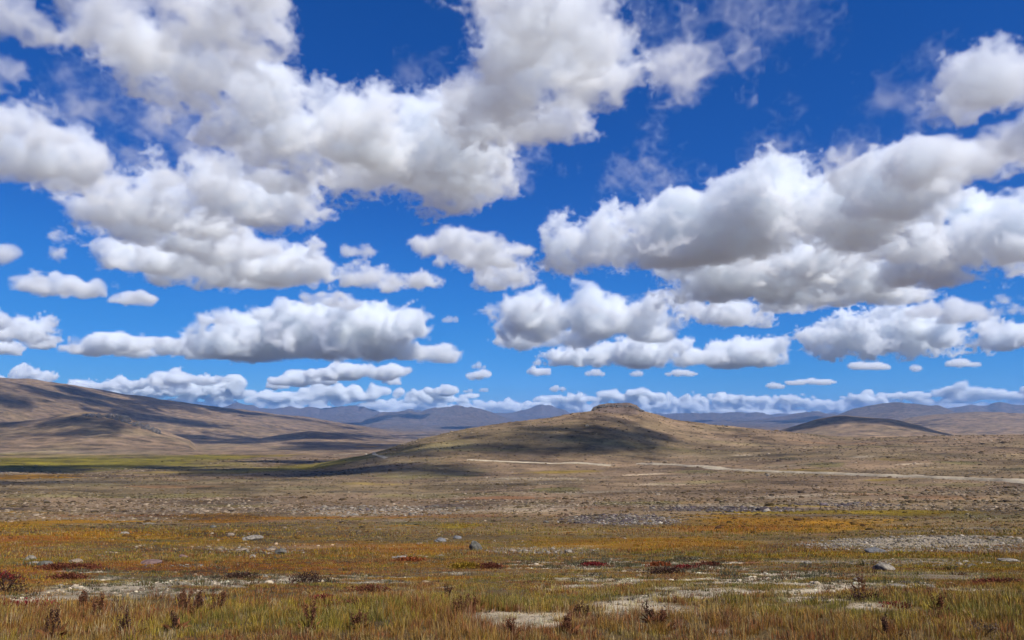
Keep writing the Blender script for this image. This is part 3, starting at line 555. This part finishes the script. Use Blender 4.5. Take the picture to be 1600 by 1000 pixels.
# ---------------------------------------------------------------- clouds: volumes whose density comes from blobs and noise
H_BASE = 1200.0
def cubic_axis(n, L0, origin, axis_len_lattice):
    pass
def noise3(shape, org, step, L, seed):
    """smooth value noise (cubic B-spline of a random lattice), about -1..1"""
    rng = np.random.default_rng(seed)
    idx = []; dims = []
    for k in range(3):
        x = (np.arange(shape[k]) * step[k]) / L[k]
        i = np.floor(x).astype(int); f = (x - i).astype(np.float32)
        idx.append((i, f)); dims.append(i[-1] + 5)
    A = rng.uniform(-1, 1, dims).astype(np.float32)
    for k in range(3):
        i, f = idx[k]
        w0 = (1 - f) ** 3 / 6; w1 = (3 * f ** 3 - 6 * f ** 2 + 4) / 6; w2 = (-3 * f ** 3 + 3 * f ** 2 + 3 * f + 1) / 6; w3 = f ** 3 / 6
        sh = [1, 1, 1]; sh[k] = -1
        out = np.take(A, i, axis=k) * w0.reshape(sh)
        for j, ww in ((1, w1), (2, w2), (3, w3)):
            out += np.take(A, i + j, axis=k) * ww.reshape(sh)
        A = out
    return A * 2.0

def cloud_tree():
    g = bpy.data.node_groups.new('cloud_grid', 'GeometryNodeTree')
    g.interface.new_socket('Geometry', in_out='INPUT', socket_type='NodeSocketGeometry')
    for nm, ty in (('Min', 'NodeSocketVector'), ('Max', 'NodeSocketVector'), ('NX', 'NodeSocketInt'), ('NY', 'NodeSocketInt'), ('NZ', 'NodeSocketInt'), ('Material', 'NodeSocketMaterial')):
        g.interface.new_socket(nm, in_out='INPUT', socket_type=ty)
    g.interface.new_socket('Geometry', in_out='OUTPUT', socket_type='NodeSocketGeometry')
    N = g.nodes; Lk = g.links
    gi = N.new('NodeGroupInput'); go = N.new('NodeGroupOutput')
    vc = N.new('GeometryNodeVolumeCube'); sm = N.new('GeometryNodeSetMaterial')
    pos = N.new('GeometryNodeInputPosition')
    def vm(op, a, b):
        n = N.new('ShaderNodeVectorMath'); n.operation = op; Lk.new(a, n.inputs[0]); Lk.new(b, n.inputs[1]); return n.outputs[0]
    def m(op, a, b):
        n = N.new('ShaderNodeMath'); n.operation = op
        for k, s in enumerate((a, b)):
            if s is None: continue
            if isinstance(s, (int, float)): n.inputs[k].default_value = s
            else: Lk.new(s, n.inputs[k])
        return n.outputs[0]
    t = vm('DIVIDE', vm('SUBTRACT', pos.outputs[0], gi.outputs['Min']), vm('SUBTRACT', gi.outputs['Max'], gi.outputs['Min']))
    sx = N.new('ShaderNodeSeparateXYZ'); Lk.new(t, sx.inputs[0])
    ix = m('ROUND', m('MULTIPLY', sx.outputs[0], m('SUBTRACT', gi.outputs['NX'], 1)), None)
    iy = m('ROUND', m('MULTIPLY', sx.outputs[1], m('SUBTRACT', gi.outputs['NY'], 1)), None)
    iz = m('ROUND', m('MULTIPLY', sx.outputs[2], m('SUBTRACT', gi.outputs['NZ'], 1)), None)
    ind = m('ADD', ix, m('MULTIPLY', gi.outputs['NX'], m('ADD', iy, m('MULTIPLY', gi.outputs['NY'], iz))))
    na = N.new('GeometryNodeInputNamedAttribute'); na.data_type = 'FLOAT'; na.inputs['Name'].default_value = 'dens'
    si = N.new('GeometryNodeSampleIndex'); si.data_type = 'FLOAT'; si.domain = 'POINT'
    Lk.new(gi.outputs['Geometry'], si.inputs['Geometry']); Lk.new(na.outputs[0], si.inputs['Value']); Lk.new(ind, si.inputs['Index'])
    Lk.new(si.outputs[0], vc.inputs['Density'])
    Lk.new(gi.outputs['Min'], vc.inputs['Min']); Lk.new(gi.outputs['Max'], vc.inputs['Max'])
    for a in 'XYZ': Lk.new(gi.outputs['N' + a], vc.inputs['Resolution ' + a])
    Lk.new(vc.outputs[0], sm.inputs['Geometry']); Lk.new(gi.outputs['Material'], sm.inputs['Material'])
    Lk.new(sm.outputs[0], go.inputs[0])
    return g
CT = cloud_tree()
def cloud_mat():
    m = bpy.data.materials.new('cloud_droplets'); m.use_nodes = True
    n = m.node_tree; n.nodes.clear()
    o = n.nodes.new('ShaderNodeOutputMaterial'); v = n.nodes.new('ShaderNodeVolumeScatter')
    a = n.nodes.new('ShaderNodeAttribute'); a.attribute_name = 'density'
    v.inputs['Color'].default_value = (1, 1, 1, 1); v.inputs['Anisotropy'].default_value = 0.0
    ab = n.nodes.new('ShaderNodeVolumeAbsorption'); ab.inputs['Color'].default_value = (.968, .988, 1, 1); ad = n.nodes.new('ShaderNodeAddShader')
    n.links.new(a.outputs['Fac'], v.inputs['Density']); n.links.new(a.outputs['Fac'], ab.inputs['Density'])
    n.links.new(v.outputs[0], ad.inputs[0]); n.links.new(ab.outputs[0], ad.inputs[1]); n.links.new(ad.outputs[0], o.inputs['Volume'])
    m.cycles.volume_sampling = 'MULTIPLE_IMPORTANCE' if hasattr(m.cycles, 'volume_sampling') else m.cycles.volume_sampling
    m.cycles.volume_interpolation = 'LINEAR'
    return m
CM = cloud_mat()
NVOX = 0
def make_cloud(blobs, label, seed, ext=0.0125, vox=2.0, group=None, amp=0.62, soft=0.16, dmax=60000., depth=1.0, world=False, kids=2, off=.13, fw=1.0):
    """blobs: (x, y, rx, ry[, base_y]) in photo pixels; distance follows from the height of the cloud base"""
    global NVOX
    bl = []; rg = np.random.default_rng(seed + 900); more = []
    if not world:
        for b in blobs:                  # break every lobe into smaller ones, mostly along its crown and flanks
            for k in range(kids):
                th = rg.uniform(-.5, 3.6); q = rg.uniform(.45, .62); yb = b[4] if len(b) > 4 else b[1] + .55 * b[3]
                more.append((b[0] + b[2] * math.cos(th) * .62, b[1] - b[3] * math.sin(th) * .55, b[2] * q * .8, b[3] * q, max(yb, b[1] + .2 * b[3])))
    for b in list(blobs) + more:
        if world: bl.append(tuple(b) + (math.atan2(b[0], b[1]),)); continue
        x, y, rx, ry = b[:4]; yb = b[4] if len(b) > 4 else y + 0.55 * ry
        r = ray(x, y); rb = ray(x, yb)
        d = min(dmax, H_BASE / max(rb[2] / math.hypot(rb[0], rb[1]), 1e-3))
        az = math.atan2(r[0], r[1]); te = r[2] / math.hypot(r[0], r[1]); E = math.atan(te)
        dist = d / math.cos(E)
        sx = rx * dist / F * math.hypot(1, 0) ; sv = ry * dist / F
        fz = ray(x, y); cosf = fz[1] * math.cos(PITCH) + fz[2] * math.sin(PITCH)
        sx *= cosf; sv *= cosf
        c = min(sx * depth, 0.8 * sv / math.sin(E)); vv = math.sqrt(max(sv * sv - (c * math.sin(E)) ** 2, (0.3 * sv) ** 2)) / math.cos(E)
        bl.append((d * math.sin(az), d * math.cos(az), d * te, sx, c, vv, az))
    bl = np.array(bl)
    cx, cyy, cz = bl[:, :3].mean(0); caz = math.atan2(cx, cyy); dc = math.hypot(cx, cyy)
    # local frame: X lateral, Y away, Z up
    ca, sa = math.cos(caz), math.sin(caz)
    loc = [((bx - cx) * ca - (by - cyy) * sa, (bx - cx) * sa + (by - cyy) * ca, bz - cz) for bx, by, bz in bl[:, :3]]
    loc = np.array(loc); rad = bl[:, 3:6]
    mg = 1.35
    lo = (loc - rad * mg).min(0); hi = (loc + rad * mg).max(0)
    dn = math.hypot(*bl[:, :2].T[:, 0]) if len(bl) == 1 else np.hypot(bl[:, 0], bl[:, 1]).min()
    v = vox * math.hypot(dn, 1000) / 760.0          # metres per pixel of the 1024 render, times vox
    st = np.array([v, v * 1.6, v])
    while np.prod((hi - lo) / st) > 11e6: st *= 1.1
    n = np.ceil((hi - lo) / st).astype(int) + 1
    X = (lo[0] + np.arange(n[0]) * st[0]).astype(np.float32).reshape(-1, 1, 1)
    Y = (lo[1] + np.arange(n[1]) * st[1]).astype(np.float32).reshape(1, -1, 1)
    Z = (lo[2] + np.arange(n[2]) * st[2]).astype(np.float32).reshape(1, 1, -1)
    Fd = np.full(tuple(n), -9.0, np.float32)
    for (lx, ly, lz), (ra, rc, rv), az in zip(loc, rad, bl[:, 6]):
        t = az - caz; ct, s_ = math.cos(t), math.sin(t)
        i0 = np.maximum(((np.array([lx, ly, lz]) - 1.6 * max(ra, rc)) - lo) / st, 0).astype(int)
        i1 = np.minimum(((np.array([lx, ly, lz]) + 1.6 * max(ra, rc)) - lo) / st + 2, n).astype(int)
        sl_ = tuple(slice(a, b) for a, b in zip(i0, i1))
        xx = X[i0[0]:i1[0]] - lx; yy = Y[:, i0[1]:i1[1]] - ly; zz = Z[:, :, i0[2]:i1[2]] - lz
        u = (xx * ct - yy * s_) / ra; w_ = (xx * s_ + yy * ct) / rc; h = zz / rv
        q = 1.0 - np.sqrt(u * u + w_ * w_ + h * h)
        a_ = Fd[sl_]; mx = np.maximum(a_, q); mn = np.minimum(a_, q)
        Fd[sl_] = mx + 0.25 * np.exp(-np.clip(mx - mn, 0, 10) / 0.15) * 0.3
    rmean = float(np.median(np.minimum(rad[:, 0], rad[:, 2])))
    L = rmean * 1.3; nz = np.zeros(tuple(n), np.float32); g = 1.0; tot = 0; k = 0
    while L > 2.2 * st[0] and k < 7:
        q = noise3(tuple(n), lo, st, (L, L, L * 0.85), seed * 31 + k)
        if k > 0: q = 0.5 - np.abs(q) * 1.9 if k < 6 else q
        nz += g * q; tot += g * g; g *= 0.66; L *= 0.5; k += 1
    T = fw * Fd + amp * nz - 0.05 - off
    base = H_BASE - cz if dc < 30000 else None
    if base is not None:
        bn = noise3(tuple(n), lo, st, (rmean, rmean, rmean * 4), seed + 5)
        T -= np.clip((base + bn * 40 - Z) / 60.0, 0, 4)
    dens = np.clip(T / soft, 0, 1) ** 1.3 * ext * np.clip(0.75 + 0.5 * nz, 0.3, 1.4)
    dens[T <= 0] = 0; dens[0] = dens[-1] = 0; dens[:, 0] = dens[:, -1] = 0; dens[:, :, 0] = dens[:, :, -1] = 0
    NVOX += dens.size
    me = bpy.data.meshes.new('clouds'); N = int(np.prod(n)); me.vertices.add(N)
    P = np.empty((n[2], n[1], n[0], 3), np.float32)
    P[..., 0] = X.reshape(1, 1, -1); P[..., 1] = Y.reshape(1, -1, 1); P[..., 2] = Z.reshape(-1, 1, 1)
    me.vertices.foreach_set('co', P.ravel()); del P
    at = me.attributes.new('dens', 'FLOAT', 'POINT'); at.data.foreach_set('value', np.ascontiguousarray(dens.transpose(2, 1, 0)).ravel())
    me.materials.append(CM)
    o = bpy.data.objects.new('clouds', me); C.objects.link(o)
    o.location = (cx, cyy, cz); o.rotation_euler = (0, 0, -caz)
    md = o.modifiers.new('grid', 'NODES'); md.node_group = CT
    it = {s.name: s.identifier for s in CT.interface.items_tree if s.in_out == 'INPUT'}
    md[it['Min']] = tuple(float(x) for x in lo); md[it['Max']] = tuple(float(x) for x in (lo + (n - 1) * st))
    md[it['NX']], md[it['NY']], md[it['NZ']] = int(n[0]), int(n[1]), int(n[2]); md[it['Material']] = CM
    o['label'] = label; o['kind'] = 'stuff'
    return o
def far_group(): pass
CL = [
 ('grey cloud fragment in the top left corner', [(5,15,62,52),(5,105,34,50)], {}),
 ('huge white cloud across the upper left with a broad shaded underside', [(270,-10,190,95),(190,40,100,60),(390,60,85,110),(300,115,120,75),(400,150,80,80),(425,210,85,60),(560,195,82,78),(640,235,105,88),(705,280,80,75),(600,270,115,65),(775,280,42,45),(480,240,100,65),(400,250,75,55),(345,215,50,30)], {}),
 ('grey based cloud on the left edge merging into low white puffs', [(45,240,118,62),(-10,230,70,55),(115,275,55,42),(180,315,80,48),(250,315,95,62),(335,305,95,58),(420,325,80,48),(230,355,80,45),(140,330,60,30),(320,355,80,35)], {}),
 ('long white cloud below the big left cloud', [(335,412,160,42),(235,405,60,28),(430,415,72,37),(350,390,80,28),(460,420,50,28)], {}),
 ('tall white cloud at the top centre', [(860,10,155,95),(800,120,108,88),(900,110,105,95),(870,195,62,42),(785,175,80,55),(735,150,48,48),(945,60,65,70)], {}),
 ('broad cloud on the right with a dark grey base', [(945,385,88,58),(1060,370,115,65),(1180,350,115,78),(1300,340,135,82),(1200,430,160,55),(1400,300,115,70),(1500,250,105,45),(1580,215,62,36),(1140,492,65,28),(1300,455,120,32),(1420,380,70,50)], {}),
 ('white cloud at the right edge below the broad one', [(1535,385,115,78),(1450,415,65,45),(1600,365,65,80),(1400,460,50,22)], {}),
 ('pale cloud high at the right edge', [(1530,135,75,55),(1490,170,42,38),(1600,120,62,50)], {}),
 ('torn cloud scrap high right of centre', [(1090,110,70,66),(1070,75,40,40)], dict(ext=0.006, amp=1.1, soft=.6, fw=.8, off=.18)),
 ('thin torn wisps at the top right', [(1225,24,75,48),(1190,50,40,60),(1150,20,40,34),(1070,18,60,44)], dict(ext=0.0022, amp=1.4, soft=.9, off=.32, fw=.6)),
 ('faint wisps beside the tall centre cloud', [(690,120,45,70),(640,105,24,18)], dict(ext=0.0022, amp=1.4, soft=.9, off=.34, fw=.6)),
 ('faint wisps below the upper left cloud', [(170,190,80,40),(295,225,90,50),(350,195,60,40)], dict(ext=0.003, amp=1.4, soft=.9, off=.30, fw=.6)),
 ('faint wisps near the pale right cloud', [(1415,145,50,36),(1440,190,40,50),(1270,250,70,30),(1020,290,60,34),(800,260,50,60)], dict(ext=0.0022, amp=1.4, soft=.9, off=.34, fw=.6)),
 ('small cloud pair at the centre', [(708,383,64,27),(755,405,62,24),(782,430,58,26)], {}),
 ('small flat cloud left of centre', [(578,435,50,22),(640,440,42,15)], {}),
 ('tiny cloud left of centre above the flat one', [(560,393,33,12)], {}),
 ('tiny cloud above the long left cloud', [(505,468,38,15),(545,475,22,10)], {}),
 ('scattered small clouds at the left edge', [(85,448,52,19),(130,455,34,13),(205,468,36,11),(12,397,26,20)], dict(amp=.7)),
 ('white cloud bank at the lower left edge', [(35,518,50,26),(-5,500,30,20),(8,545,28,10),(60,535,26,13)], dict(amp=.7)),
 ('long flat based cloud on the left above the horizon band', [(500,520,130,40,560),(600,512,78,36,560),(380,540,100,28,562),(650,550,62,17,565),(440,505,62,26,560),(330,545,50,20,560)], dict(ext=.008)),
 ('low lens shaped cloud on the left', [(190,542,82,18,553),(150,547,46,11,553),(240,540,42,17,553)], {}),
 ('wide cloud right of the centre above small puffs', [(830,490,67,30,530),(900,490,102,38,530),(980,495,98,38,530),(890,525,62,24)], dict(ext=.009)),
 ('small puffs under the wide cloud', [(808,533,42,14,548),(888,555,38,16,572)], {}),
 ('long low cloud right of the centre', [(1010,552,75,25,572),(1100,560,60,16,572),(1170,550,72,23,572),(1190,538,32,16,572)], dict(ext=.009)),
 ('lower right cloud with a white rim', [(1330,530,76,34,562),(1420,515,92,42,562),(1500,485,62,24),(1570,467,32,10)], dict(ext=.009)),
 ('cloud at the right edge above the horizon band', [(1575,522,38,26,545)], {}),
]
# small low clouds far away and the band of cumulus along the horizon
SMALL = [(705,498,17,9),(750,583,22,12),(748,571,11,8),(838,578,26,11),(842,566,13,7),(930,582,18,8),(995,583,16,6),(1062,582,26,7),(1352,570,38,11),(1420,573,20,9),(1500,567,32,9),(1270,596,42,6),(1210,602,18,6),(870,606,14,7),(757,608,7,5),(733,610,8,4),(560,578,76,19),(480,590,56,15),(430,600,25,10),(610,590,25,14)]
def band():
    rg = np.random.default_rng(77); top = [(0,580),(60,577),(110,583),(180,582),(215,592),(240,585),(300,576),(360,590),(400,600),(440,605),(500,604),(560,600),(620,604),(700,600),(730,618),(800,622),(860,616),(920,606),(985,602),(1040,612),(1120,616),(1180,610),(1260,612),(1300,622),(1330,620),(1360,612),(1420,608),(1480,600),(1540,602),(1600,600)]
    out = []
    for k in range(300):
        x = rg.uniform(-60, 1660); t = float(np.interp(x, [p[0] for p in top], [p[1] for p in top])); y = t + 7 + rg.uniform(0, 1) ** 1.3 * (646 - t); f = (650 - y) / 60
        out.append((x, y, rg.uniform(16, 44) * (.5 + f), rg.uniform(6, 14) * (.6 + f)))
    for k in range(150):
        x = rg.uniform(-60, 1660); out.append((x, rg.uniform(632, 652), rg.uniform(26, 60), rg.uniform(6, 10)))
    return out
for i, (lb, bl, kw) in enumerate(CL): make_cloud(bl, lb, 11 + i, **kw)
def frag(b, rg, n=5):
    x, y, rx, ry = b; yb = y + ry * .8; out = []
    for k in range(n):
        u = rg.uniform(-.75, .75); h = (1 - abs(u)) * rg.uniform(.5, 1.1); out.append((x + u * rx, y + ry * (.45 - .5 * h), rx * rg.uniform(.22, .5), ry * (.35 + .45 * h), yb))
    return out
rgs = np.random.default_rng(8)
for i, b in enumerate(SMALL): make_cloud(frag(b, rgs, 6), 'small low cloud far off', 60 + i, vox=1.5, kids=1, amp=.7, off=0)
# unseen clouds added out of view to shade the hills and the valley
def overhead(targets, r, thick, label, seed, lift=1330., **kw):
    bl = []
    for t in targets:
        x, y, z, d = hit(*t[:2]); k = (lift - z) / SD.z; rr = r * (t[2] if len(t) > 2 else 1)
        bl.append((x + SD.x * k, y + SD.y * k, lift, rr * 1.25, rr * .75, thick))
    make_cloud(bl, label, seed, world=True, vox=5.0, ext=.016, **kw)
overhead([(560,716,.7),(600,712,.9),(640,708),(690,704),(740,701),(790,699),(840,696,.9),(890,690,.9),(935,686,.8),(975,681,.7),(1015,676,.5),(610,703,.9),(650,697,.8),(700,690,.7),(760,686,.6),(860,672,.4),(960,655,.35)], 84, 80, 'small unseen cloud added overhead to shade the flat topped hill', 401, amp=.8, soft=.35)
overhead([(0,728),(80,729),(160,730),(260,732),(350,734),(440,735),(520,736),(600,735),(650,733,.6),(100,738,.8),(300,741,.8),(60,716,.6),(480,722,.9),(560,726,.9)], 110, 90, 'long unseen cloud added overhead to shade the valley', 402, amp=.85, soft=.4)
overhead([(1290,657),(1340,655),(1400,660),(1445,670,.7)], 190, 120, 'unseen cloud added beyond the right edge to shade the small hill', 403, amp=.6)
overhead([(-40,752),(60,753),(160,752),(260,750,.7)], 40, 50, 'unseen cloud scrap added overhead to shade the left of the plain', 404, amp=.7)
BB = sorted(band())
for i in range(0, 8):
    seg = [b for b in BB if -80 + i * 220 <= b[0] < -80 + (i + 1) * 220]
    for lo_, hi_ in ((0, 618), (618, 700)):
        sg = [c for b in seg if lo_ <= b[1] < hi_ for c in frag(b, rgs, 4)]
        if sg: make_cloud(sg, 'band of distant cumulus along the horizon', 90 + i * 2 + (lo_ > 0), vox=1.4, dmax=48000., ext=.014, depth=.6, kids=0, amp=.75, soft=.3, off=-.08)
print('clouds', NVOX / 1e6, 'Mvox', time.time() - t0)
# ---------------------------------------------------------------- air
def haze():
    S = 37000.0; z0 = float(min(v.co.z for v in ground.data.vertices)) if False else -330.0; z1 = 520.0
    v = np.array([(x, y, z) for z in (z0, z1) for y in (-S, S) for x in (-S, S)], float)
    q = np.array([(0, 2, 3, 1), (4, 5, 7, 6), (0, 1, 5, 4), (2, 6, 7, 3), (0, 4, 6, 2), (1, 3, 7, 5)])
    m = bpy.data.materials.new('air'); m.use_nodes = True; n = m.node_tree; n.nodes.clear()
    o = n.nodes.new('ShaderNodeOutputMaterial'); p = n.nodes.new('ShaderNodeVolumePrincipled')
    p.inputs['Color'].default_value = (.26, .52, 1.0, 1); p.inputs['Density'].default_value = 2.4e-5; p.inputs['Anisotropy'].default_value = 0.0
    n.links.new(p.outputs[0], o.inputs['Volume'])
    return link('haze', np_mesh('haze', v, q), m, kind='stuff', label='thin blue air over the plain that fades the far mountains')
haze()
